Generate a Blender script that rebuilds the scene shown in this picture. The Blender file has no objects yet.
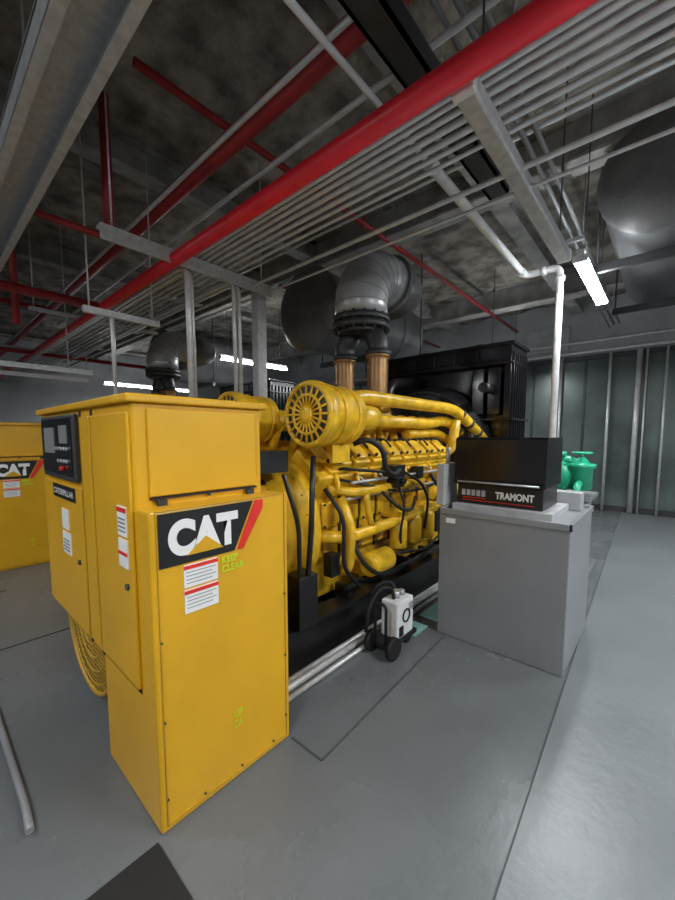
import bpy, bmesh, math, random
from mathutils import Vector, Matrix, noise
random.seed(4)
C=bpy.context.scene.collection
# ---------------- materials ----------------
def mat(name,col,rough=0.5,metal=0.0,var=0.12,scale=6.0,bump=0.0,bscale=60.0,emit=0,coat=0.0):
    m=bpy.data.materials.new(name); m.use_nodes=True
    nt=m.node_tree; b=nt.nodes['Principled BSDF']
    b.inputs['Metallic'].default_value=metal
    b.inputs['Coat Weight'].default_value=coat
    tc=nt.nodes.new('ShaderNodeTexCoord')
    n=nt.nodes.new('ShaderNodeTexNoise'); n.inputs['Scale'].default_value=scale; n.inputs['Detail'].default_value=6
    nt.links.new(tc.outputs['Object'],n.inputs['Vector'])
    r=nt.nodes.new('ShaderNodeValToRGB')
    r.color_ramp.elements[0].position=0.35; r.color_ramp.elements[1].position=0.65
    r.color_ramp.elements[0].color=[c*(1-var) for c in col]+[1]
    r.color_ramp.elements[1].color=[min(1,c*(1+var)) for c in col]+[1]
    nt.links.new(n.outputs['Fac'],r.inputs['Fac']); nt.links.new(r.outputs['Color'],b.inputs['Base Color'])
    mr=nt.nodes.new('ShaderNodeMapRange'); mr.inputs['To Min'].default_value=max(0.02,rough-0.07); mr.inputs['To Max'].default_value=min(1,rough+0.07)
    nt.links.new(n.outputs['Fac'],mr.inputs['Value']); nt.links.new(mr.outputs['Result'],b.inputs['Roughness'])
    if bump>0:
        n2=nt.nodes.new('ShaderNodeTexNoise'); n2.inputs['Scale'].default_value=bscale; n2.inputs['Detail'].default_value=7; n2.inputs['Roughness'].default_value=.65
        nt.links.new(tc.outputs['Object'],n2.inputs['Vector'])
        bp=nt.nodes.new('ShaderNodeBump'); bp.inputs['Strength'].default_value=bump; bp.inputs['Distance'].default_value=0.03 if bump<.9 else .09
        nt.links.new(n2.outputs['Fac'],bp.inputs['Height']); nt.links.new(bp.outputs['Normal'],b.inputs['Normal'])
    if emit>0:
        b.inputs['Emission Color'].default_value=(0.92,0.97,1,1); b.inputs['Emission Strength'].default_value=emit
    return m
YEL=mat('yellow_paint',(0.72,0.385,0.012),0.35,0,0.05,3)
YEL2=mat('yellow_engine_paint',(0.74,0.44,0.02),0.32,0,0.24,8)
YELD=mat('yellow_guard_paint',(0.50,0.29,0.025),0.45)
BLK=mat('black_paint',(0.012,0.012,0.013),0.35)
BLKG=mat('black_gloss',(0.008,0.008,0.01),0.16,0,0.1,3)
RUB=mat('black_rubber',(0.010,0.010,0.010),0.7)
DRK=mat('dark_steel',(0.055,0.057,0.06),0.45,0.4)
SIL=mat('silencer_lagging',(0.15,0.15,0.155),0.45,0.3,0.2,3,0.2,20)
GALV=mat('galvanised_steel',(0.56,0.57,0.58),0.4,0.2,0.12,20)
ALU=mat('aluminium_cladding',(0.50,0.51,0.52),0.33,0.45,0.12,5)
COND=mat('conduit_steel',(0.58,0.58,0.57),0.33,0.3,0.1,12)
WHT=mat('white_paint',(0.78,0.79,0.80),0.4)
WLB=mat('white_label',(0.85,0.85,0.83),0.5,0,0.02)
RED=mat('red_sprinkler_paint',(0.78,0.020,0.035),0.3,0,0.08,5)
REDD=mat('dark_red_paint',(0.34,0.02,0.025),0.45,0,0.2,5)
REDL=mat('red_label',(0.75,0.03,0.02),0.4)
TNK=mat('grey_tank_paint',(0.25,0.26,0.275),0.36,0.1,0.06,3,0.03,200)
TNK2=mat('light_grey_paint',(0.42,0.43,0.44),0.4)
COP=mat('copper_bellows',(0.36,0.20,0.085),0.38,0.6)
GRN=mat('green_pump_paint',(0.02,0.36,0.20),0.3)
TEAL=mat('absorbent_pad',(0.25,0.50,0.46),0.8)
LIT=mat('lit_tube',(1,1,1),0.5,0,0,1,emit=45)
JNT=mat('floor_joint_sealant',(0.06,0.063,0.066),0.7)
KYG=mat('green_marking',(0.62,0.78,0.02),0.5)
FLR=mat('grey_epoxy_floor',(0.132,0.143,0.150),0.27,0,0.12,0.9,0.16,3.5)
FLR2=mat('grey_epoxy_walkway',(0.165,0.180,0.188),0.33,0,0.08,1.2,0.18,5)
CEI=mat('sprayed_fireproofing',(0.25,0.225,0.19),0.95,0,0.55,3.2,1.0,5)
BEAM=mat('fireproofed_beam',(0.32,0.31,0.29),0.9,0,0.25,4,0.6,25)
WALL=mat('concrete_wall',(0.34,0.35,0.355),0.8,0,0.15,1.5,0.2,20)
PNL=mat('wall_acoustic_panel',(0.105,0.13,0.125),0.33,0.3,0.3,1.2)
# ---------------- mesh builder ----------------
def frame(d):
    d=d.normalized(); up=Vector((0,0,1)) if abs(d.z)<0.9 else Vector((1,0,0))
    a=d.cross(up).normalized(); return a,d.cross(a).normalized()
class B:
    def __init__(s): s.bm=bmesh.new()
    def box(s,x0,x1,y0,y1,z0,z1,M=None):
        v=[s.bm.verts.new((x,y,z)) for z in(z0,z1) for y in(y0,y1) for x in(x0,x1)]
        if M is not None:
            for q in v:q.co=M@q.co
        for f in((0,2,3,1),(4,5,7,6),(0,1,5,4),(2,6,7,3),(0,4,6,2),(1,3,7,5)): s.bm.faces.new([v[i] for i in f])
        return s
    def loft(s,rings,caps=True,closed=False):
        R=[[s.bm.verts.new(p) for p in r] for r in rings]; n=len(R[0])
        L=len(R)
        for i in range(L if closed else L-1):
            A,Bq=R[i],R[(i+1)%L]
            for j in range(n):
                f=s.bm.faces.new((A[j],A[(j+1)%n],Bq[(j+1)%n],Bq[j])); f.smooth=True
        if caps and not closed:
            s.bm.faces.new(list(reversed(R[0]))); s.bm.faces.new(R[-1])
        return s
    def cyl(s,p0,p1,r,r2=None,n=24):
        p0=Vector(p0);p1=Vector(p1); r2=r if r2 is None else r2
        a,b=frame(p1-p0)
        rg=lambda p,q:[p+q*(math.cos(t)*a+math.sin(t)*b) for t in[2*math.pi*k/n for k in range(n)]]
        return s.loft([rg(p0,r),rg(p1,r2)])
    def rev(s,p0,ax,prof,n=32):
        p0=Vector(p0);ax=Vector(ax).normalized(); a,b=frame(ax)
        return s.loft([[p0+ax*h+max(r,1e-4)*(math.cos(2*math.pi*k/n)*a+math.sin(2*math.pi*k/n)*b) for k in range(n)] for h,r in prof])
    def tube(s,pts,r,fil=0.1,n=14,seg=6):
        P=[Vector(p) for p in pts]; Q=[P[0]]
        for i in range(1,len(P)-1):
            d0=P[i-1]-P[i]; d1=P[i+1]-P[i]
            f=min(fil,d0.length*.49,d1.length*.49)
            A=P[i]+d0.normalized()*f; E=P[i]+d1.normalized()*f
            for k in range(seg+1):
                t=k/seg; Q.append(A*(1-t)**2+P[i]*2*t*(1-t)+E*t*t)
        Q.append(P[-1])
        a=None; rings=[]
        for i,p in enumerate(Q):
            d=(Q[min(i+1,len(Q)-1)]-Q[max(i-1,0)]).normalized()
            if a is None: a,_=frame(d)
            a=(a-d*a.dot(d)).normalized(); b=d.cross(a)
            rings.append([p+r*(math.cos(2*math.pi*k/n)*a+math.sin(2*math.pi*k/n)*b) for k in range(n)])
        return s.loft(rings)
    def ring(s,c,ax,R,r,n=36,m=8):
        c=Vector(c);ax=Vector(ax).normalized();a,b=frame(ax);rings=[]
        for k in range(n):
            t=2*math.pi*k/n; e=math.cos(t)*a+math.sin(t)*b
            rings.append([c+e*(R+r*math.cos(2*math.pi*j/m))+ax*r*math.sin(2*math.pi*j/m) for j in range(m)])
        return s.loft(rings,closed=True)
    def prism_xz(s,poly,y0,y1):
        A=[s.bm.verts.new((x,y0,z)) for x,z in poly];E=[s.bm.verts.new((x,y1,z)) for x,z in poly];n=len(A)
        s.bm.faces.new(A);s.bm.faces.new(list(reversed(E)))
        for i in range(n): s.bm.faces.new((A[i],E[i],E[(i+1)%n],A[(i+1)%n]))
        return s
    def prism_xy(s,poly,z0,z1):
        A=[s.bm.verts.new((x,y,z0)) for x,y in poly];E=[s.bm.verts.new((x,y,z1)) for x,y in poly];n=len(A)
        s.bm.faces.new(list(reversed(A)));s.bm.faces.new(E)
        for i in range(n): s.bm.faces.new((A[i],A[(i+1)%n],E[(i+1)%n],E[i]))
        return s
    def done(s,name,m,parent=None,bev=0):
        bmesh.ops.recalc_face_normals(s.bm,faces=s.bm.faces)
        me=bpy.data.meshes.new(name); s.bm.to_mesh(me); s.bm.free(); me.materials.append(m)
        o=bpy.data.objects.new(name,me); C.objects.link(o)
        if parent: o.parent=parent
        if bev>0:
            md=o.modifiers.new('bevel','BEVEL'); md.width=bev; md.segments=2; md.limit_method='ANGLE'; md.angle_limit=math.radians(50)
        return o
def emp(name,loc=(0,0,0)):
    e=bpy.data.objects.new(name,None); e.location=loc; e.empty_display_size=.1; C.objects.link(e); return e
def text(parent,name,s,loc,rot,w,h,m,off=0.0,ext=0.0015):
    cu=bpy.data.curves.new(name,'FONT'); cu.body=s; cu.size=1; cu.offset=off; cu.extrude=0.0
    o=bpy.data.objects.new(name+'_tmp',cu); C.objects.link(o)
    bpy.context.view_layer.update()
    me=bpy.data.meshes.new_from_object(o.evaluated_get(bpy.context.evaluated_depsgraph_get()))
    bpy.data.objects.remove(o)
    xs=[v.co.x for v in me.vertices]; ys=[v.co.y for v in me.vertices]
    x0,x1,y0,y1=min(xs),max(xs),min(ys),max(ys)
    for v in me.vertices: v.co=((v.co.x-x0)/(x1-x0)*w,(v.co.y-y0)/(y1-y0)*h,0)
    me.materials.clear(); me.materials.append(m); me.name=name
    q=bpy.data.objects.new(name,me); C.objects.link(q); q.parent=parent; q.location=loc; q.rotation_euler=rot
    return q
RF=(math.pi/2,0,0); RL=(math.pi/2,0,-math.pi/2)
# ---------------- room ----------------
X0,X1,Y0,Y1,H=-4.0,10.5,-4.0,16.0,4.9
B().box(X0,X1,Y0,Y1,-0.1,0).done('floor',FLR)
B().prism_xy([(-4,Y0),(X1,Y0),(X1,.70),(-4,.20)],0,0.004).done('floor_walkway',FLR2)
B().box(X0,X1,Y0,Y1,H,H+.1).done('ceiling',CEI)
b=B(); nx,ny=116,160
V=[[None]*(ny+1) for _ in range(nx+1)]
for i in range(nx+1):
    for k in range(ny+1):
        x=X0+.01+(X1-X0-.02)*i/nx; y=Y0+.01+(Y1-Y0-.02)*k/ny
        z=H-.07+.035*noise.noise(Vector((x*1.3,y*1.3,0)))+.05*noise.noise(Vector((x*3.5,y*3.5,3)))
        if (int((y-Y0)/.5)%2)==0: z-=.02
        V[i][k]=b.bm.verts.new((x,y,min(z,H-.002)))
for i in range(nx):
    for k in range(ny): b.bm.faces.new((V[i][k],V[i][k+1],V[i+1][k+1],V[i+1][k])).smooth=True
b.done('ceiling_sprayed_insulation',CEI)
B().box(X1,X1+.1,Y0,Y1,0,H).done('wall_back',WALL)
B().box(X0-.1,X0,Y0,Y1,0,H).done('wall_front',WALL)
B().box(X0,X1,Y1,Y1+.1,0,H).done('wall_left',WALL)
B().box(X0,X1,Y0-.1,Y0,0,H).done('wall_right',WALL)
fj=emp('floor_joint')
j=B()
def jl(a,b,w=.010):
    a=Vector((*a,0));b=Vector((*b,0));n=(b-a).normalized().cross(Vector((0,0,1)))*w/2
    j.prism_xy([tuple((a-n)[:2]),tuple((a+n)[:2]),tuple((b+n)[:2]),tuple((b-n)[:2])],0.0,0.0055)
jl((1.32,1.5),(1.32,1.27));jl((1.32,1.27),(2.92,1.34));jl((-4,.20),(X1,.70),.006)
jl((-4,3.9),(X1,3.9));jl((-3.9,1.52),(-.6,1.52));jl((-.6,1.5),(-.6,9));jl((-.6,5.4),(.6,5.4));jl((7.2,.7),(7.2,12))
j.done('joint_lines',JNT,fj)
for y in(-2.6,1.75,4.55,7.9,11.2,14.2):
    B().box(X0,X1,y-.11,y+.11,H-.36,H-.33).box(X0,X1,y-.02,y+.02,H-.33,H-.08).box(X0,X1,y-.11,y+.11,H-.08,H-.06).done('ceiling_beam',BEAM,None,.01)
for x in(-.9,4.6,8.6):
    B().box(x-.15,x+.15,Y0,Y1,H-.52,H-.48).box(x-.03,x+.03,Y0,Y1,H-.48,H-.08).box(x-.15,x+.15,Y0,Y1,H-.08,H-.05).done('ceiling_girder',BEAM,None,.01)
wp=emp('wall_panelling')
b=B();y=Y0+.02
while y<Y1-1.1:
    b.box(X1-.05,X1,y+.012,y+1.08,.12,3.45); y+=1.1
b.done('panels',PNL,wp,.008)
b=B(); y=Y0+.02
while y<Y1: b.box(X1-.07,X1-.045,y-.02,y+.03,0.1,3.5); y+=1.1
b.box(X1-.09,X1-.045,Y0,Y1,3.45,3.55).box(X1-.08,X1,Y0,Y1,0,.12)
b.done('panel_trim',DRK,wp)
b=B()
for y,r in((1.05,.03),(.55,.05),(.42,.02),(.10,.025),(-.25,.03),(2.0,.03)): b.cyl((X1-.14,y,.02),(X1-.14,y,3.55),r,n=12)
b.tube([(X1-.14,-3.5,3.62),(X1-.14,12,3.62)],.04)
b.tube([(X1-.14,-3.5,3.85),(X1-.14,12,3.85)],.03)
b.done('wall_conduit',COND)
b=B().box(X1-.06,X1,1.9,2.8,3.75,4.3)
for k in range(10): b.box(X1-.1,X1-.05,1.95,2.75,3.78+k*.052,3.80+k*.052)
b.done('wall_louvre',TNK2)
# ---------------- generator set ----------------
def genset(oy):
    g=emp('diesel_generator_set',(0,oy,0))
    YC=2.5
    B().box(.6,1.32,1.52,2.15,0.0,1.40).done('cabinet_lower',YEL,g,.012)
    B().box(.6,1.25,1.65,3.2,.56,1.845).done('cabinet_upper',YEL,g,.012)
    B().box(.575,1.275,1.625,3.225,1.84,1.875).done('cabinet_lid',YEL,g,.008)
    B().box(.66,1.21,1.638,1.65,1.44,1.815).done('cabinet_door',YEL,g,.005)
    B().box(.585,.6,1.66,2.12,.60,1.80).box(.588,.6,2.16,2.31,.60,1.80).box(.585,.6,2.34,3.16,.60,1.42).done('cabinet_side_doors',YEL,g,.005)
    B().box(.594,.6,2.13,2.15,.57,1.83).box(.594,.6,2.315,2.335,.57,1.83).box(.66,1.21,1.6375,1.65,1.428,1.436).done('cabinet_gaps',RUB,g)
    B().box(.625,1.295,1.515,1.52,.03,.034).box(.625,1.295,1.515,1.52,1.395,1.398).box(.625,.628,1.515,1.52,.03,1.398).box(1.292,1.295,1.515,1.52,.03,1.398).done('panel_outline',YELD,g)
    b=B()
    for x in(.69,.93,1.17): b.cyl((x,1.63,1.425),(x,1.64,1.425),.008,n=10)
    for z in(.15,.5,.85):
        b.cyl((.63,1.512,z),(.63,1.52,z),.005,n=8).cyl((1.29,1.512,z),(1.29,1.52,z),.005,n=8)
    for x in(.8,1.0,1.2): b.cyl((x,1.512,.05),(x,1.52,.05),.005,n=8)
    b.cyl((.575,1.72,1.05),(.585,1.72,1.05),.014,n=12).cyl((.575,2.42,1.0),(.585,2.42,1.0),.014,n=12)
    b.box(.685,.725,1.622,1.64,1.395,1.425).box(1.14,1.18,1.622,1.64,1.395,1.425)
    b.done('latches',DRK,g)
    B().prism_xz([(.635,1.16),(.985,1.16),(1.095,1.385),(.635,1.385)],1.516,1.5205).done('logo_plate',BLK,g)
    B().prism_xz([(1.0,1.16),(1.035,1.16),(1.155,1.345),(1.155,1.385),(1.108,1.385)],1.516,1.5205).done('logo_stripe',REDL,g)
    text(g,'logo_text','CAT',(.672,1.5145,1.195),RF,.335,.158,WLB,0.06)
    B().prism_xz([(.75,1.193),(.925,1.193),(.84,1.262)],1.511,1.514).done('logo_triangle',YEL,g)
    B().box(.735,.895,1.516,1.5205,1.05,1.15).box(.735,.895,1.516,1.5205,.935,1.04).done('warning_labels',WLB,g)
    b=B()
    for z0,z1 in((1.05,1.15),(.935,1.04)): b.box(.735,.895,1.514,1.5165,z1-.02,z1-.004)
    b.done('warning_header',REDL,g)
    b=B()
    for z1 in(1.15,1.04):
        for k in range(4): b.box(.745,.885-.02*(k%2),1.514,1.5165,z1-.035-k*.016,z1-.032-k*.016)
    b.done('warning_lines',TNK,g)
    text(g,'marking_upper','KEEP\nCLEAR',(.915,1.515,1.07),RF,.12,.075,KYG,.035)
    text(g,'marking_lower','KEEP\nCLR',(.96,1.515,.27),RF,.05,.09,KYG,.03)
    B().box(.580,.586,1.70,1.80,1.27,1.40).box(.580,.586,1.70,1.80,1.13,1.255).box(.580,.586,2.58,2.74,1.0,1.13).box(.580,.586,2.60,2.73,1.15,1.27).done('side_labels',WLB,g)
    B().box(.578,.581,1.70,1.80,1.375,1.395).box(.578,.581,1.70,1.80,1.185,1.20).done('side_label_header',REDL,g)
    b=B()
    for k in range(4): b.box(.578,.581,1.71,1.79,1.29+k*.018,1.294+k*.018).box(.578,.581,2.6,2.72,1.02+k*.02,1.026+k*.02)
    b.done('side_label_lines',DRK,g)
    B().box(.580,.586,2.44,2.90,1.33,1.41).done('nameplate',BLK,g)
    text(g,'nameplate_text','CATERPILLAR',(.579,2.88,1.352),RL,.42,.035,WLB,.01)
    B().box(.570,.6,2.36,3.06,1.45,1.82).done('control_panel',DRK,g,.01)
    B().box(.564,.572,2.39,3.03,1.48,1.80).done('control_panel_face',BLKG,g,.003)
    B().box(.560,.565,2.72,2.95,1.60,1.75).box(.560,.565,2.45,2.60,1.66,1.76).done('control_screen',TNK,g)
    b=B()
    for k in range(5): b.cyl((.555,2.45+k*.055,1.63),(.565,2.45+k*.055,1.63),.010,n=12)
    for k in range(4): b.cyl((.555,2.46+k*.06,1.56),(.565,2.46+k*.06,1.56),.010,n=12)
    b.done('control_buttons',ALU,g)
    B().cyl((.545,2.55,1.52),(.565,2.55,1.52),.013,n=16).done('emergency_stop',REDL,g)
    b=B(); gc=(.66,2.62,.56)
    for r in(.06,.14,.22,.30,.38,.43): b.ring(gc,(1,0,0),r,.007 if r<.43 else .016)
    for k in range(-14,15):
        yy=k*.029; hh=math.sqrt(max(0,.42**2-yy*yy))
        b.cyl((.66,2.62+yy,.56-hh),(.66,2.62+yy,.56+hh),.0045,n=6)
        b.cyl((.66,2.62-hh,.56+yy),(.66,2.62+hh,.56+yy),.0045,n=6)
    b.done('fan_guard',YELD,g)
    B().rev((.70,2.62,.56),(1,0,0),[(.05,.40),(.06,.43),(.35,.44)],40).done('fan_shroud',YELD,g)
    B().cyl((.72,2.62,.56),(.745,2.62,.56),.40,n=40).done('fan_recess',BLK,g)
    b=B().rev((.95,YC,.98),(1,0,0),[(0,.38),(.05,.50),(.1,.50),(.42,.50),(.43,.56),(.49,.56),(.50,.50),(.74,.50),(.76,.55),(.93,.55),(.94,.60),(1.03,.60),(1.04,.5)],48)
    b.done('alternator',YEL2,g)
    b=B()
    for k in range(36):
        t=2*math.pi*k/36; M=Matrix.Translation((0,YC,.98))@Matrix.Rotation(t,4,'X')
        b.box(1.46,1.68,-.022,.022,.495,.507,M)
    b.box(1.32,1.75,YC-.5,YC-.1,1.45,1.60)
    b.done('alternator_slots',BLK,g)
    b=B()
    for k in range(24):
        t=2*math.pi*k/24; b.cyl((1.878,YC+.575*math.cos(t),.98+.575*math.sin(t)),(1.895,YC+.575*math.cos(t),.98+.575*math.sin(t)),.009,n=6)
    b.done('flywheel_bolts',YELD,g)
    b=B().box(1.70,1.88,1.84,2.0,.34,.72).box(1.4,1.62,1.88,1.99,.4,.62)
    b.tube([(1.8,1.86,.7),(1.8,1.82,1.1),(1.85,1.86,1.4),(1.95,1.95,1.55)],.02,.1).tube([(1.72,1.86,.7),(1.70,1.84,1.1),(1.62,1.9,1.45)],.016,.1)
    b.done('starter_box',BLK,g,.006)
    B().box(1.3,1.9,YC-.35,YC+.35,.32,.5).done('alternator_feet',YEL2,g,.01)
    b=B()
    for y in(1.98,2.9): 
        b.box(.95,5.8,y-.09,y+.09,.0,.025).box(.95,5.8,y-.015,y+.015,.025,.3).box(.95,5.8,y-.09,y+.09,.3,.33)
    for x in(1.0,2.1,3.2,4.3,5.6): b.box(x,x+.14,1.98,2.9,.05,.30)
    b.done('skid_base',BLK,g,.004)
    blk=[(YC-.34,.33),(YC+.34,.33),(YC+.34,.62),(YC+.43,.72),(YC+.43,1.2),(YC+.56,1.38),(YC+.32,1.60),(YC+.12,1.42),(YC-.12,1.42),(YC-.32,1.60),(YC-.56,1.38),(YC-.43,1.2),(YC-.43,.72),(YC-.34,.62)]
    bb=B(); A=[bb.bm.verts.new((2.0,y,z)) for y,z in blk];E=[bb.bm.verts.new((4.2,y,z)) for y,z in blk]
    bb.bm.faces.new(A);bb.bm.faces.new(list(reversed(E)))
    for i in range(len(A)): bb.bm.faces.new((A[i],E[i],E[(i+1)%len(A)],A[(i+1)%len(A)]))
    bb.done('engine_block',YEL2,g,.015)
    for sgn in(-1,1):
        b=B(); c=B(); d=B()
        for k in range(8):
            x=2.14+k*.255
            M=Matrix.Translation((x,YC+sgn*.46,1.52))@Matrix.Rotation(-sgn*math.radians(42),4,'X')
            b.box(0,.21,-.13,.13,-.03,.07,M); b.box(-.01,.22,-.145,.145,-.04,.0,M)
            b.box(.02,.19,-.10,.10,.07,.10,M)
            for u in(.03,.18):
                for w in(-.09,.09):
                    c.cyl(M@Vector((u,w,.10)),M@Vector((u,w,.125)),.013,n=6)
            yb=YC+sgn*.43
            b.box(x,x+.21,min(yb,yb+sgn*.03),max(yb,yb+sgn*.03),.95,1.17)
            b.box(x+.02,x+.19,min(yb,yb+sgn*.025),max(yb,yb+sgn*.025),.70,.90)
            for u in(.02,.19):
                for z in(.97,1.15): c.cyl((x+u,yb+sgn*.03,z),(x+u,yb+sgn*.045,z),.011,n=6)
            d.tube([(x+.1,YC+sgn*.30,1.55),(x+.1,YC+sgn*.24,1.68),(x+.1,YC+sgn*.2,1.80)],.042,.06)
            d.tube([(x+.05,YC+sgn*.55,1.40),(x+.05,YC+sgn*.60,1.30),(x+.05,YC+sgn*.47,1.18)],.018,.05,n=8)
        b.done('rocker_covers',YEL2,g,.012); c.done('cover_bolts',DRK,g); d.done('intake_runners',YEL2,g)
        b=B().tube([(2.2,YC+sgn*.2,1.84),(4.25,YC+sgn*.2,1.84)],.085,n=20)
        for k in range(9): b.cyl((2.25+k*.24,YC+sgn*.2,1.84),(2.275+k*.24,YC+sgn*.2,1.84),.10)
        b.done('exhaust_manifold',YEL2,g)
        ya=YC-.62 if sgn<0 else YC+.36
        xa=1.83
        b=B().rev((xa,ya,1.85),(1,0,0),[(0,.185),(0,.225),(.02,.235),(.07,.235),(.075,.21),(.40,.21),(.44,.17),(.48,.12),(.5,.10)],40)
        b.ring((xa,ya,1.85),(1,0,0),.212,.020); b.ring((xa-.01,ya,1.85),(1,0,0),.135,.012)
        for k in range(20):
            t=2*math.pi*k/20; e=Vector((0,math.cos(t),math.sin(t)))
            b.cyl(Vector((xa-.012,ya,1.85))+e*.05,Vector((xa-.012,ya,1.85))+e*.205,.009,n=6)
        b.rev((xa-.03,ya,1.85),(1,0,0),[(0,.03),(.005,.06),(.03,.065)],24)
        b.ring((2.0,ya,1.85),(1,0,0),.212,.010).ring((2.15,ya,1.85),(1,0,0),.212,.010)
        b.done('air_cleaner',YEL2,g)
        B().cyl((xa-.006,ya,1.85),(xa-.002,ya,1.85),.2,n=36).done('air_cleaner_recess',BLK,g)
        b=B().tube([(2.30,ya,1.85),(2.6,ya,1.85),(2.85,YC+sgn*.28,1.90)],.10,.16,n=20)
        b.rev((2.85,YC+sgn*.27,1.90),(1,0,0),[(0,.10),(.04,.16),(.12,.18),(.16,.13),(.24,.11),(.30,.15),(.38,.13)],32)
        b.box(2.05,2.25,ya-.03,ya+.03,1.5,1.66).box(2.05,2.25,min(ya,YC+sgn*.45),max(ya,YC+sgn*.45),1.50,1.53)
        b.done('turbocharger',YEL2,g)
    b=B()
    b.tube([(2.1,1.9,1.70),(2.1,1.86,1.90),(2.45,1.95,2.03),(3.7,1.98,2.03),(4.35,1.93,2.02),(4.93,1.80,1.66)],.062,.25,n=18)
    b.tube([(2.35,2.05,1.84),(3.9,2.05,1.84),(4.35,2.05,1.90),(4.93,1.98,1.66)],.06,.25,n=18)
    b.tube([(3.5,2.1,1.72),(4.3,2.12,1.74),(4.93,2.12,1.50)],.05,.2,n=16)
    b.tube([(2.05,2.0,.92),(2.3,1.9,.88),(3.9,1.9,.92),(4.25,2.0,1.05)],.05,.15,n=16)
    b.tube([(2.15,2.0,1.28),(2.4,1.88,1.24),(3.4,1.88,1.24),(3.6,1.95,1.24)],.038,.12,n=14)
    b.tube([(2.5,1.88,1.24),(2.5,1.86,1.1),(2.62,1.9,.9)],.03,.08)
    b.tube([(2.9,1.98,.58),(3.9,1.98,.58),(4.2,2.1,.62)],.04,.1)
    b.tube([(2.25,2.05,.6),(2.25,1.86,.62),(2.25,1.84,1.0),(2.25,1.95,1.2)],.045,.1)
    b.tube([(4.2,2.2,1.2),(4.5,2.1,1.2),(4.6,2.0,1.0),(4.95,1.95,.9)],.06,.15)
    b.tube([(4.2,2.3,1.5),(4.4,2.0,1.5),(4.4,1.95,1.9)],.06,.12)
    b.done('coolant_pipes',YEL2,g)
    b=B()
    for f in(.15,.45,.75):
        p=Vector((4.35,1.93,2.02)).lerp(Vector((4.93,1.80,1.66)),f); dd=Vector((.58,-.13,-.36)).normalized()
        b.cyl(p-dd*.02,p+dd*.02,.070,n=20)
        p=Vector((4.35,2.05,1.90)).lerp(Vector((4.93,1.98,1.66)),f); b.cyl(p-dd*.02,p+dd*.02,.068,n=20)
    b.done('pipe_clamps',DRK,g)
    b=B()
    for k in range(3): b.rev((3.05+k*.28,1.90,.62),(0,0,1),[(0,.05),(.02,.085),(.26,.085),(.29,.05)],24)
    b.box(3.0,3.75,1.86,2.1,.92,.99)
    b.rev((4.15,2.2,.95),(1,0,0),[(0,.2),(.15,.22),(.2,.15),(.3,.12)],28)
    b.rev((4.2,YC,1.25),(1,0,0),[(0,.36),(.06,.36),(.07,.2),(.2,.18),(.21,.27),(.27,.27)],36)
    b.box(4.15,4.3,YC-.4,YC+.4,.4,1.5)
    b.rev((2.45,1.83,.62),(1,0,0),[(0,.07),(.02,.1),(.3,.1),(.34,.06)],24)
    b.box(2.5,2.72,1.9,2.1,.5,.62)
    b.done('filters_and_pumps',YEL2,g,.006)
    b=B()
    b.tube([(2.28,1.84,1.64),(2.36,1.76,1.68),(2.52,1.72,1.60),(2.58,1.74,1.42),(2.75,1.76,1.36),(2.9,1.8,1.40)],.022,.1)
    b.tube([(2.3,1.88,.9),(2.3,1.76,.7),(2.5,1.74,.55),(2.8,1.82,.5)],.018,.12)
    b.tube([(2.7,1.86,1.22),(2.85,1.76,1.05),(3.1,1.78,1.0),(3.3,1.86,1.1)],.015,.1)
    b.tube([(2.06,1.94,1.3),(2.1,1.78,1.1),(2.12,1.8,.7),(2.4,1.86,.45)],.016,.1)
    b.tube([(3.6,1.86,1.3),(3.7,1.78,1.12),(3.9,1.8,.95),(4.1,1.9,.9)],.018,.1)
    b.tube([(2.3,1.93,.45),(3.0,1.90,.42),(4.6,1.92,.45)],.025,.1)
    b.tube([(2.2,1.9,1.36),(3.0,1.84,1.18),(3.6,1.86,1.16),(4.2,1.95,1.3)],.012,.2)
    b.tube([(2.95,1.84,1.25),(3.0,1.80,1.05),(2.95,1.82,.8),(3.05,1.86,.6)],.012,.1)
    b.tube([(2.4,1.9,.5),(2.6,1.82,.48),(2.9,1.84,.62),(3.4,1.80,.55),(4.0,1.9,.6)],.014,.1)
    b.tube([(3.1,1.86,1.35),(3.3,1.80,1.25),(3.5,1.82,1.05),(3.45,1.84,.75)],.014,.1)
    b.tube([(2.2,1.95,1.45),(2.45,1.84,1.42),(2.8,1.84,1.38)],.013,.1)
    for k in range(5): b.tube([(2.5+k*.36,2.08,1.66),(2.55+k*.36,1.98,1.68),(2.62+k*.36,1.95,1.60)],.010,.04,n=8)
    b.done('black_hoses',RUB,g)
    b=B().box(2.80,3.0,1.80,1.93,1.32,1.44).box(2.84,2.96,1.78,1.9,1.24,1.33).cyl((2.9,1.78,1.30),(2.9,1.74,1.30),.03)
    b.box(3.72,3.86,1.84,1.95,.66,.88).box(2.05,2.15,1.86,1.95,.62,.8)
    b.box(3.3,3.42,1.84,1.93,1.28,1.40)
    for k in range(4): b.box(2.35+k*.48,2.40+k*.48,1.93,2.1,.34,.44)
    for k in range(7): b.box(2.36+k*.255,2.385+k*.255,2.055,2.08,.66,1.2)
    b.done('governor_actuator',BLK,g,.008)
    b=B()
    for k in range(6):
        x=2.45+k*.3
        b.tube([(x,2.02,1.42),(x+.03,1.92,1.36),(x+.12,1.90,1.26)],.009,.05,n=6)
        b.tube([(x+.1,2.04,.72),(x+.1,1.94,.8),(x+.02,1.92,.9)],.010,.05,n=6)
    b.tube([(2.3,1.87,1.33),(4.1,1.87,1.33)],.012,n=8).tube([(2.3,1.93,1.19),(4.1,1.93,1.19)],.012,n=8)
    b.done('fuel_lines',GALV,g)
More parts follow.
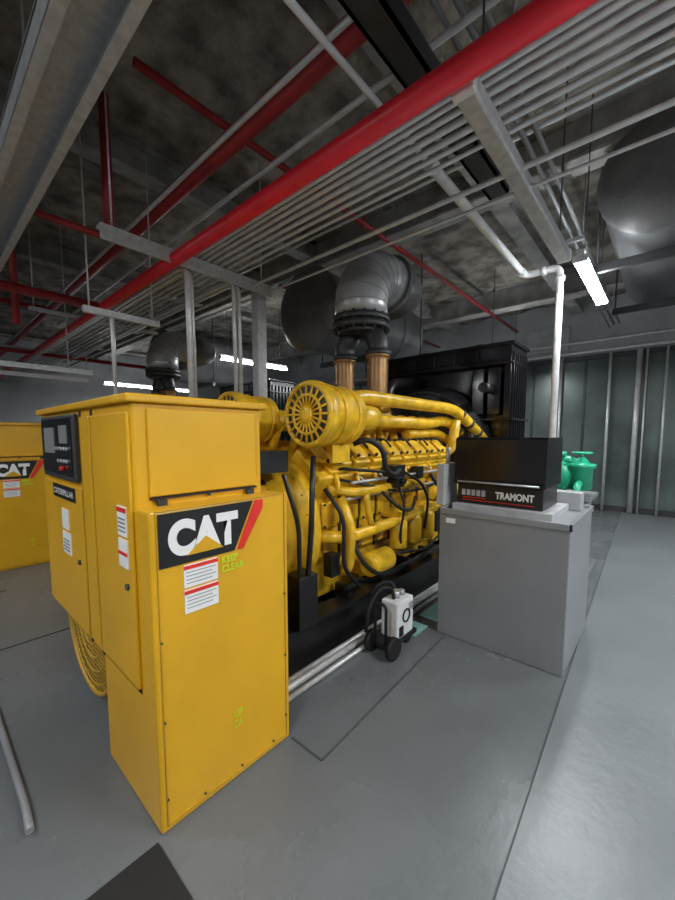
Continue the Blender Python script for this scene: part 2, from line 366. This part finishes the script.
    b=B().box(4.95,5.6,1.5,3.4,.33,.5).box(4.95,5.6,1.5,3.4,2.62,2.85).box(4.95,5.6,1.5,1.58,.5,2.62).box(4.95,5.6,3.32,3.4,.5,2.62)
    b.box(5.1,5.5,1.58,3.32,.5,2.62)
    for k in range(7): b.box(4.99+k*.09,5.01+k*.09,1.475,1.5,.45,2.75)
    b.box(4.93,5.62,1.47,3.43,2.83,2.87).box(4.93,5.62,1.47,3.43,2.60,2.63).box(4.93,5.62,1.46,3.43,1.9,1.93)
    for k in range(6): b.box(4.93,4.96,1.62+k*.3,1.88+k*.3,2.66,2.80)
    for y in(1.62,1.82): b.box(4.92,4.96,y,y+.15,1.98,2.56)
    for x in(5.0,5.5): 
        for y in(1.52,3.3): b.box(x,x+.1,y,y+.08,.0,.34)
    b.box(4.75,5.62,1.9,2.98,.0,.02)
    b.done('radiator_frame',BLKG,g,.006)
    b=B().rev((4.95,YC+.1,1.55),(-1,0,0),[(-.1,.86),(0,.84),(.12,.78),(.28,.76)],44)
    for k in range(8): b.ring((4.66,YC+.1,1.55),(1,0,0),.1+k*.09,.008)
    for k in range(16):
        t=math.pi*k/8; b.cyl((4.66,YC+.1,1.55),(4.66,YC+.1+.76*math.cos(t),1.55+.76*math.sin(t)),.008,n=6)
    b.done('fan_shroud_radiator',BLK,g)
    b=B().tube([(4.7,1.75,2.3),(4.95,1.75,2.3)],.06).cyl((5.2,2.0,2.85),(5.2,2.0,2.93),.06).cyl((5.2,2.8,2.85),(5.2,2.8,2.93),.06)
    b.tube([(4.35,2.9,1.7),(4.35,2.9,2.4),(4.94,2.9,2.5)],.07,.2)
    b.done('radiator_fittings',BLK,g)
    # ---- exhaust
    e=emp('exhaust_stack',(0,oy,0)); ex=3.22
    b=B()
    for y in(YC-.22,YC+.22):
        prof=[(0,.12),(.03,.12)]
        for k in range(16): prof+=[(.04+k*.026,.088),(.052+k*.026,.112)]
        prof+=[(.46,.09),(.47,.125),(.50,.125)]
        b.rev((ex,y,2.03),(0,0,1),prof,28)
    b.done('bellows',COP,e)
    b=B()
    for y,s in((YC-.22,-1),(YC+.22,1)):
        b.cyl((ex,y,2.52),(ex,y,2.56),.135); b.tube([(ex,y,2.55),(ex,y,2.66),(ex,YC+s*.10,2.82)],.105,.1,n=22)
        b.cyl((ex,y,1.88),(ex,y,2.03),.10)
    b.box(ex-.18,ex+.18,YC-.36,YC+.36,1.84,1.94)
    b.cyl((ex,YC,2.76),(ex,YC,2.80),.24,n=36).cyl((ex,YC,2.80),(ex,YC,2.86),.30,n=36).cyl((ex,YC,2.875),(ex,YC,2.93),.30,n=36)
    for k in range(16):
        t=math.pi*k/8; b.cyl((ex+.275*math.cos(t),YC+.275*math.sin(t),2.78),(ex+.275*math.cos(t),YC+.275*math.sin(t),2.95),.013,n=6)
    b.done('collector_and_flange',DRK,e)
    b=B(); R=.36; r=.275; rings=[]; n=40; seams=B()
    path=[((ex,YC,2.93),(0,0,1)),]
    zc=3.06; K=6
    for k in range(K+1):
        a=math.pi/2*k/K; path.append(((ex+R-R*math.cos(a),YC,zc+R*math.sin(a)),(math.sin(a),0,math.cos(a))))
    path.append(((ex+R+.12,YC,zc+R),(1,0,0)))
    for i,(p,d) in enumerate(path):
        d=Vector(d);u=Vector((0,1,0));v=d.cross(u)
        rings.append([Vector(p)+r*(math.cos(2*math.pi*q/n)*u+math.sin(2*math.pi*q/n)*v) for q in range(n)])
        if i>0: seams.ring(p,d,r+.001,.004)
    b.loft(rings); b.done('elbow',ALU,e); seams.done('elbow_seams',TNK,e)
    zz=zc+R
    B().tube([(ex+R+.12,YC,zz),(ex+R+.55,YC,zz),(ex+R+.55,3.44,zz)],.25,.42,n=30,seg=10).rev((ex+R+.12,YC,zz),(1,0,0),[(0,.31),(.05,.31)],40).done('exhaust_pipe_run',SIL,e)
    s=emp('exhaust_silencer',(0,oy,0))
    SX=3.7
    b=B().rev((SX,3.95,3.5),(1,0,0),[(0,.02),(.0,.3),(.06,.48),(.12,.55),(.14,.57),(.17,.57),(.18,.55),(2.5,.55),(2.6,.45),(2.66,.2)],48)
    b.ring((4.9,3.95,3.5),(1,0,0),.55,.015).ring((5.6,3.95,3.5),(1,0,0),.55,.015)
    b.done('silencer_body',SIL,s)
    b=B()
    for x in(4.75,6.0):
        b.box(x,x+.06,3.35,4.58,2.87,2.95)
        for y in(3.36,4.55): b.cyl((x+.03,y,2.9),(x+.03,y,H-.09),.012,n=8)
    b.done('silencer_hangers',DRK,s)
genset(0); genset(4.68)
s=emp('exhaust_silencer')
b=B().rev((4.3,.12,4.0),(1,0,0),[(0,.02),(0,.25),(.05,.42),(.12,.50),(.14,.52),(.18,.52),(.19,.50),(2.8,.5),(2.9,.3)],48)
b.done('silencer_body',SIL,s)
b=B()
for x in(4.9,6.7):
    b.box(x,x+.06,-.46,.70,3.42,3.50)
    for y in(-.43,.67): b.cyl((x+.03,y,3.42),(x+.03,y,H-.09),.012,n=8)
b.done('silencer_hangers',DRK,s)
# ---------------- day tank ----------------
t=emp('fuel_day_tank')
B().box(2.93,3.88,.46,1.42,0,1.07).done('tank_body',TNK,t,.008)
b=B().box(2.92,3.89,.45,.47,1.05,1.10).box(2.92,3.89,1.41,1.43,1.05,1.10).box(2.92,2.94,.45,1.43,1.05,1.10).box(3.87,3.89,.45,1.43,1.05,1.10)
b.done('tank_rim',TNK,t,.004)
B().box(3.06,3.66,.60,1.37,1.07,1.13).done('pump_plinth',TNK2,t,.005)
B().box(3.70,3.85,.52,1.36,1.07,1.22).box(3.02,3.3,1.43,1.50,1.10,1.46).done('junction_box',TNK2,t,.006)
b=B().cyl((3.16,1.465,1.46),(3.16,1.465,1.60),.02).tube([(3.16,1.465,1.1),(3.16,1.465,.6)],.02).cyl((3.4,1.425,1.02),(3.4,1.5,1.02),.04)
b.done('tank_fittings',GALV,t)
B().box(2.926,2.93,1.28,1.36,.98,1.02).done('tank_labels',WLB,t)
p=emp('pump_control_box')
B().prism_xz([(3.12,1.13),(3.60,1.13),(3.60,1.30),(3.12,1.30)],.68,1.35).done('lower_case',BLK,p,.006)
B().prism_xz([(3.075,1.30),(3.62,1.30),(3.62,1.69),(3.12,1.69),(3.10,1.67),(3.085,1.34),(3.075,1.335)],.66,1.37).done('lid',BLKG,p,.008)
text(p,'box_lettering','TRAMONT',(3.117,1.03,1.19),RL,.29,.06,WLB,.045)
b=B()
for k in range(5): b.box(3.112,3.12,1.11+k*.042,1.14+k*.042,1.20,1.25)
b.done('logo_blocks',TNK2,p)  # grey logo blocks beside the lettering, not lamps
B().box(3.112,3.12,.74,1.30,1.160,1.164).box(3.112,3.12,1.11,1.30,1.180,1.186).done('logo_underline',REDL,p)  # red lines under the logo blocks and lettering
B().cyl((3.07,.70,1.32),(3.07,1.33,1.32),.008,n=8).done('lid_hinge',ALU,p)
# vent pipe
b=B().tube([(4.78,.98,.01),(4.78,.98,3.53),(4.78,1.34,3.53),(2.45,1.315,3.53)],.036,.09,n=18)
b.cyl((4.78,.98,0),(4.78,.98,.03),.08)
for q in(((4.78,.98,3.38),(4.78,.98,3.43)),((4.78,1.12,3.53),(4.78,1.17,3.53)),((4.62,1.34,3.53),(4.67,1.34,3.53)),((2.42,1.315,3.53),(2.50,1.315,3.53))): b.cyl(q[0],q[1],.047)
b.tube([(2.45,1.315,3.53),(X0+.1,1.27,3.53)],.017)
b.done('vent_pipe',WHT)
# green pump
g=emp('green_coolant_pump')
px,py=5.30,1.06
b=B().rev((px-.1,py,1.22),(1,0,0),[(0,.08),(.02,.20),(.1,.24),(.22,.24),(.30,.16),(.34,.12),(.6,.12),(.62,.18),(.66,.18)],32)
b.cyl((px,py,1.3),(px,py,1.50),.08).cyl((px,py,1.46),(px,py,1.51),.14)
b.rev((px,py-.30,1.05),(0,0,1),[(0,.06),(.02,.12),(.26,.12),(.28,.15),(.32,.15),(.33,.09),(.4,.03)],24)
b.tube([(px,py,1.40),(px,py-.2,1.42),(px,py-.30,1.25)],.055,.08)
b.tube([(px-.05,py,1.15),(px-.22,py,1.12),(px-.24,py,.8)],.07,.1)
b.tube([(px-.05,py-.3,1.15),(px-.24,py-.3,1.12),(px-.26,py-.3,.95),(px,py-.3,.95)],.04,.08)
b.ring((px,py-.30,1.50),(0,0,1),.10,.013).cyl((px,py-.30,1.40),(px,py-.30,1.51),.013)
for k in range(4):
    tt=math.pi*k/2; b.cyl((px,py-.30,1.50),(px+.1*math.cos(tt),py-.30+.1*math.sin(tt),1.50),.008,n=6)
for k in range(8):
    tt=math.pi*k/4; b.cyl((px-.02,py+.2*math.cos(tt),1.22+.2*math.sin(tt)),(px-.09,py+.2*math.cos(tt),1.22+.2*math.sin(tt)),.014,n=6)
b.done('pump_body',GRN,g)
B().box(px-.1,px+.6,py-.44,py+.17,.0,.08).box(px,px+.5,py-.36,py+.13,.08,.96).box(px-.05,px+.55,py-.42,py+.15,.92,.98).cyl((px-.24,py,0),(px-.24,py,.82),.05).done('pump_pedestal',TNK,g,.01)
# floor items
B().box(-.45,.575,.1,1.5,.004,.014).done('rubber_floor_mat',RUB)
B().tube([(.23,1.95,.02),(.24,2.1,.02),(.24,4.4,.02)],.016,.05).done('floor_conduit_pipe',TNK)
B().tube([(1.0,1.80,.03),(1.6,1.80,.03),(4.6,1.82,.03)],.025).tube([(1.0,1.73,.022),(4.4,1.74,.022)],.018).tube([(1.45,1.86,.025),(4.6,1.87,.025)],.02).done('floor_pipe_bundle',COND)
B().box(3.1,3.7,1.5,1.68,0,.012).box(3.75,4.2,1.48,1.66,0,.012).box(2.72,2.95,1.52,1.66,0,.01).done('absorbent_pad',TEAL)
c=emp('filter_cart')
B().box(2.42,2.66,1.50,1.66,.10,.40).done('case',WHT,c,.015)
b=B().cyl((2.33,1.66,.085),(2.33,1.70,.085),.085,n=24).cyl((2.33,1.46,.085),(2.33,1.50,.085),.085,n=24).box(2.3,2.7,1.49,1.67,.07,.10)
b.cyl((2.62,1.52,.035),(2.62,1.54,.035),.035).cyl((2.62,1.62,.035),(2.62,1.64,.035),.035)
b.tube([(2.30,1.53,.08),(2.30,1.53,.42),(2.30,1.63,.42),(2.30,1.63,.08)],.012,.04)
b.tube([(2.48,1.58,.40),(2.46,1.58,.50),(2.36,1.62,.52),(2.26,1.66,.40),(2.22,1.66,.2)],.014,.08)
b.tube([(2.56,1.6,.40),(2.58,1.66,.50),(2.5,1.74,.48),(2.44,1.8,.36)],.014,.08)
b.ring((2.54,1.495,.27),(0,1,0),.05,.007)
b.box(2.44,2.5,1.495,1.503,.12,.20)
b.done('wheels_and_hoses',RUB,c)
B().cyl((2.52,1.58,.40),(2.52,1.58,.46),.03).cyl((2.6,1.58,.40),(2.6,1.58,.44),.025).box(2.58,2.64,1.493,1.5,.30,.36).done('fittings',ALU,c)
# ---------------- overhead services ----------------
B().tube([(1.70,Y0+.02,3.30),(1.70,Y1-.02,3.30)],.056,n=24).done('sprinkler_main',RED)
B().tube([(1.86,Y0+.02,4.05),(1.86,Y1-.02,4.05)],.075,n=20).done('fire_main',REDD)
b=B().tube([(1.25,3.06,4.40),(X1-.05,3.06,4.36)],.032).cyl((4.0,3.06,4.32),(4.0,3.06,4.5),.02).cyl((2.2,3.06,4.32),(2.2,3.06,4.5),.02)
b.done('sprinkler_branch',REDD)
B().tube([(-3.9,5.4,3.30),(1.65,5.4,3.30)],.05).done('sprinkler_branch',REDD)
B().tube([(.3,4.05,3.55),(1.37,4.05,3.55),(1.75,4.05,3.55)],.03).tube([(1.37,4.05,3.55),(1.37,4.05,H-.1)],.045).done('sprinkler_branch',REDD)
B().tube([(-3.9,9.3,3.3),(6,9.3,3.3)],.04).done('sprinkler_branch',REDD)
B().tube([(4.4,5.2,4.3),(X1-.05,5.2,4.3)],.03).done('sprinkler_branch',REDD)
B().tube([(.95,6.0,3.05),(.95,6.0,H-.1)],.04).tube([(-3.5,7.5,3.7),(1.6,7.5,3.7)],.035).done('sprinkler_branch',REDD)
rk=emp('conduit_rack')
b=B()
for x,z,r in((1.88,3.42,.014),(1.93,3.42,.016),(1.98,3.42,.016),(2.04,3.42,.018),(2.11,3.42,.02),(2.19,3.42,.02),(2.27,3.42,.016),(2.36,3.42,.014)):
    b.tube([(x,Y0+.1,z),(x,Y1-.2,z)],r,n=12)
b.tube([(2.56,Y0+.1,3.32),(2.56,12,3.32)],.017).tube([(2.75,Y0+.1,3.30),(2.75,4.0,3.30),(2.75,6,3.30)],.012)
b.tube([(1.76,-2,4.0),(1.76,14,4.0)],.02).tube([(2.05,-1.5,3.85),(2.05,9,3.85)],.02)
b.tube([(1.81,9,3.30),(1.81,3.46,3.30),(1.81,3.44,1.3)],.026,.16).tube([(1.87,9,3.30),(1.87,3.5,3.30),(1.87,3.48,1.3)],.02,.16)
b.tube([(2.31,10,3.30),(2.31,3.46,3.30),(2.31,3.44,1.2)],.022,.14).tube([(2.37,10,3.30),(2.37,3.46,3.30),(2.37,3.44,1.2)],.022,.14)
b.tube([(1.4,9,2.95),(1.4,4.2,2.95),(1.4,4.18,1.5)],.02,.12)
b.tube([(3.3,Y0+.1,4.1),(3.3,14,4.1)],.018).tube([(3.4,Y0+.1,4.1),(3.4,14,4.1)],.018)
b.done('conduits',COND,rk)
b=B()
for y in(-1.2,3.5,6.4,9.4,12.4):
    b.box(1.15,2.80,y-.04,y+.04,3.36,3.40) if y!=3.5 else b.box(1.10,2.80,y-.05,y-.03,3.26,3.36).box(1.10,2.80,y-.05,y+.05,3.36,3.38)
    for x in(1.2,2.7): b.cyl((x,y,3.36),(x,y,H-.09),.008,n=8)
b.box(1.15,1.85,4.15,4.2,2.86,2.92).box(-.6,1.9,6.6,6.65,2.62,2.69).box(-.6,2.4,8.6,8.65,2.75,2.82)
for x,y in((1.2,4.17),(-.5,6.62),(-.5,8.62)): b.cyl((x,y,2.65 if y>5 else 2.88),(x,y,H-.09),.008,n=8)
for x,y in((1.78,4.17),(1.6,6.62),(2.38,8.62)): b.cyl((x,y,2.65 if y>5 else 2.88),(x,y,H-.09),.008,n=8)
b.done('trapeze_struts',GALV,rk)
B().box(2.69,2.81,3.56,3.68,0,3.355).done('steel_post',GALV,None,.006)
b=B().box(1.2,3.4,1.10,1.12,3.70,3.82).box(1.2,3.4,1.24,1.26,3.70,3.82).box(1.2,3.4,1.10,1.26,3.70,3.715)
for x in(1.3,3.3): b.cyl((x,1.18,3.7),(x,1.18,H-.09),.008,n=8)
b.done('strut_channel',DRK)
b=B()
for y,z,r in((.95,3.95,.02),(.86,3.95,.02),(1.02,3.9,.014)): b.tube([(1.6,y,z),(9.5,y,z)],r,n=10)
for x in(2.5,5,8): b.box(x,x+.04,.8,1.1,3.85,3.89).cyl((x+.02,.83,3.86),(x+.02,.83,H-.09),.007,n=8)
b.done('cable_run',TNK)
b=B().box(.47,.49,-.5,13,3.38,3.52).box(.71,.73,-.5,13,3.38,3.52).box(.47,.73,-.5,13,3.50,3.53).box(.68,.73,-.5,13,3.375,3.39).box(.47,.52,-.5,13,3.375,3.39)
for y in(.8,3,6,9): b.cyl((.6,y,3.5),(.6,y,H-.09),.008,n=8)
b.done('cable_trough',GALV)
b=B().box(-.9,.33,-3.5,12,3.72,4.25)
for k in range(14): b.box(-.93,.36,-3.3+k*1.1,-3.26+k*1.1,3.69,4.28)
b.done('ventilation_duct',TNK2)
b=B()
for y in(1.9,2.9,5.2): b.box(-1.0,.45,y,y+.05,3.62,3.69)
b.done('duct_struts',DRK)
# ---------------- light fixtures ----------------
def fixture(x0,x1,y,z,lit=True,power=60):
    f=emp('strip_light_fixture')
    if lit:
        w=.03
        B().box(x0,x1,y-w,y+w,z+.02,z+.08).box(x0,x0+.02,y-.06,y+.06,z-.03,z+.03).box(x1-.02,x1,y-.06,y+.06,z-.03,z+.03).done('housing',WHT,f,.004)
        b=B()
        for q in(-.04,.04): b.cyl((x0+.02,y+q,z-.005),(x1-.02,y+q,z-.005),.017,n=12)
        b.done('tubes',LIT,f)
    else:
        B().box(x0,x1,y-.05,y+.05,z-.03,z+.06).done('housing',GALV,f,.012)
        B().box(x0-.03,x0+.02,y-.055,y+.055,z-.035,z+.065).box(x1-.02,x1+.03,y-.055,y+.055,z-.035,z+.065).done('end_caps',WHT,f,.01)
    B().cyl((x0+.2,y,z+.05),(x0+.2,y,H-.09),.006,n=8).cyl((x1-.2,y,z+.05),(x1-.2,y,H-.09),.006,n=8).done('hanger_rods',DRK,f)
    if lit and power>0:
        L=bpy.data.lights.new('lamp','AREA'); L.shape='RECTANGLE'; L.size=(x1-x0)*.95; L.size_y=.12; L.energy=power; L.color=(.95,.98,1)
        o=bpy.data.objects.new('lamp',L); C.objects.link(o); o.location=((x0+x1)/2,y,z-.035); o.parent=f
fixture(1.80,4.0,.80,3.30,False)
fixture(4.1,5.6,.69,3.30,True,45)
fixture(4.3,6.1,7.0,3.30,True,60)
fixture(4.0,7.0,13.0,3.30,True,70)
fixture(-2.2,-.4,.3,3.30,True,65)
fixture(1.4,3.2,-1.7,3.30,True,135)
fixture(5.2,7.0,-2.2,3.30,True,110)
fixture(-2.6,-1.1,4.6,3.30,True,70)
fixture(7.2,9.0,2.6,3.30,True,50)
# ---------------- world / camera ----------------
w=bpy.data.worlds.new('world'); bpy.context.scene.world=w; w.use_nodes=True
w.node_tree.nodes['Background'].inputs['Color'].default_value=(.6,.65,.7,1); w.node_tree.nodes['Background'].inputs['Strength'].default_value=.05
cd=bpy.data.cameras.new('camera'); cam=bpy.data.objects.new('camera',cd); C.objects.link(cam)
cam.location=(0,0,1.7); cam.rotation_euler=(math.radians(85),0,math.radians(-48.7))
cd.sensor_width=36; cd.lens=15; cd.shift_y=.0211; cd.clip_start=.02
bpy.context.scene.camera=cam
bpy.context.scene.view_settings.view_transform='Standard'
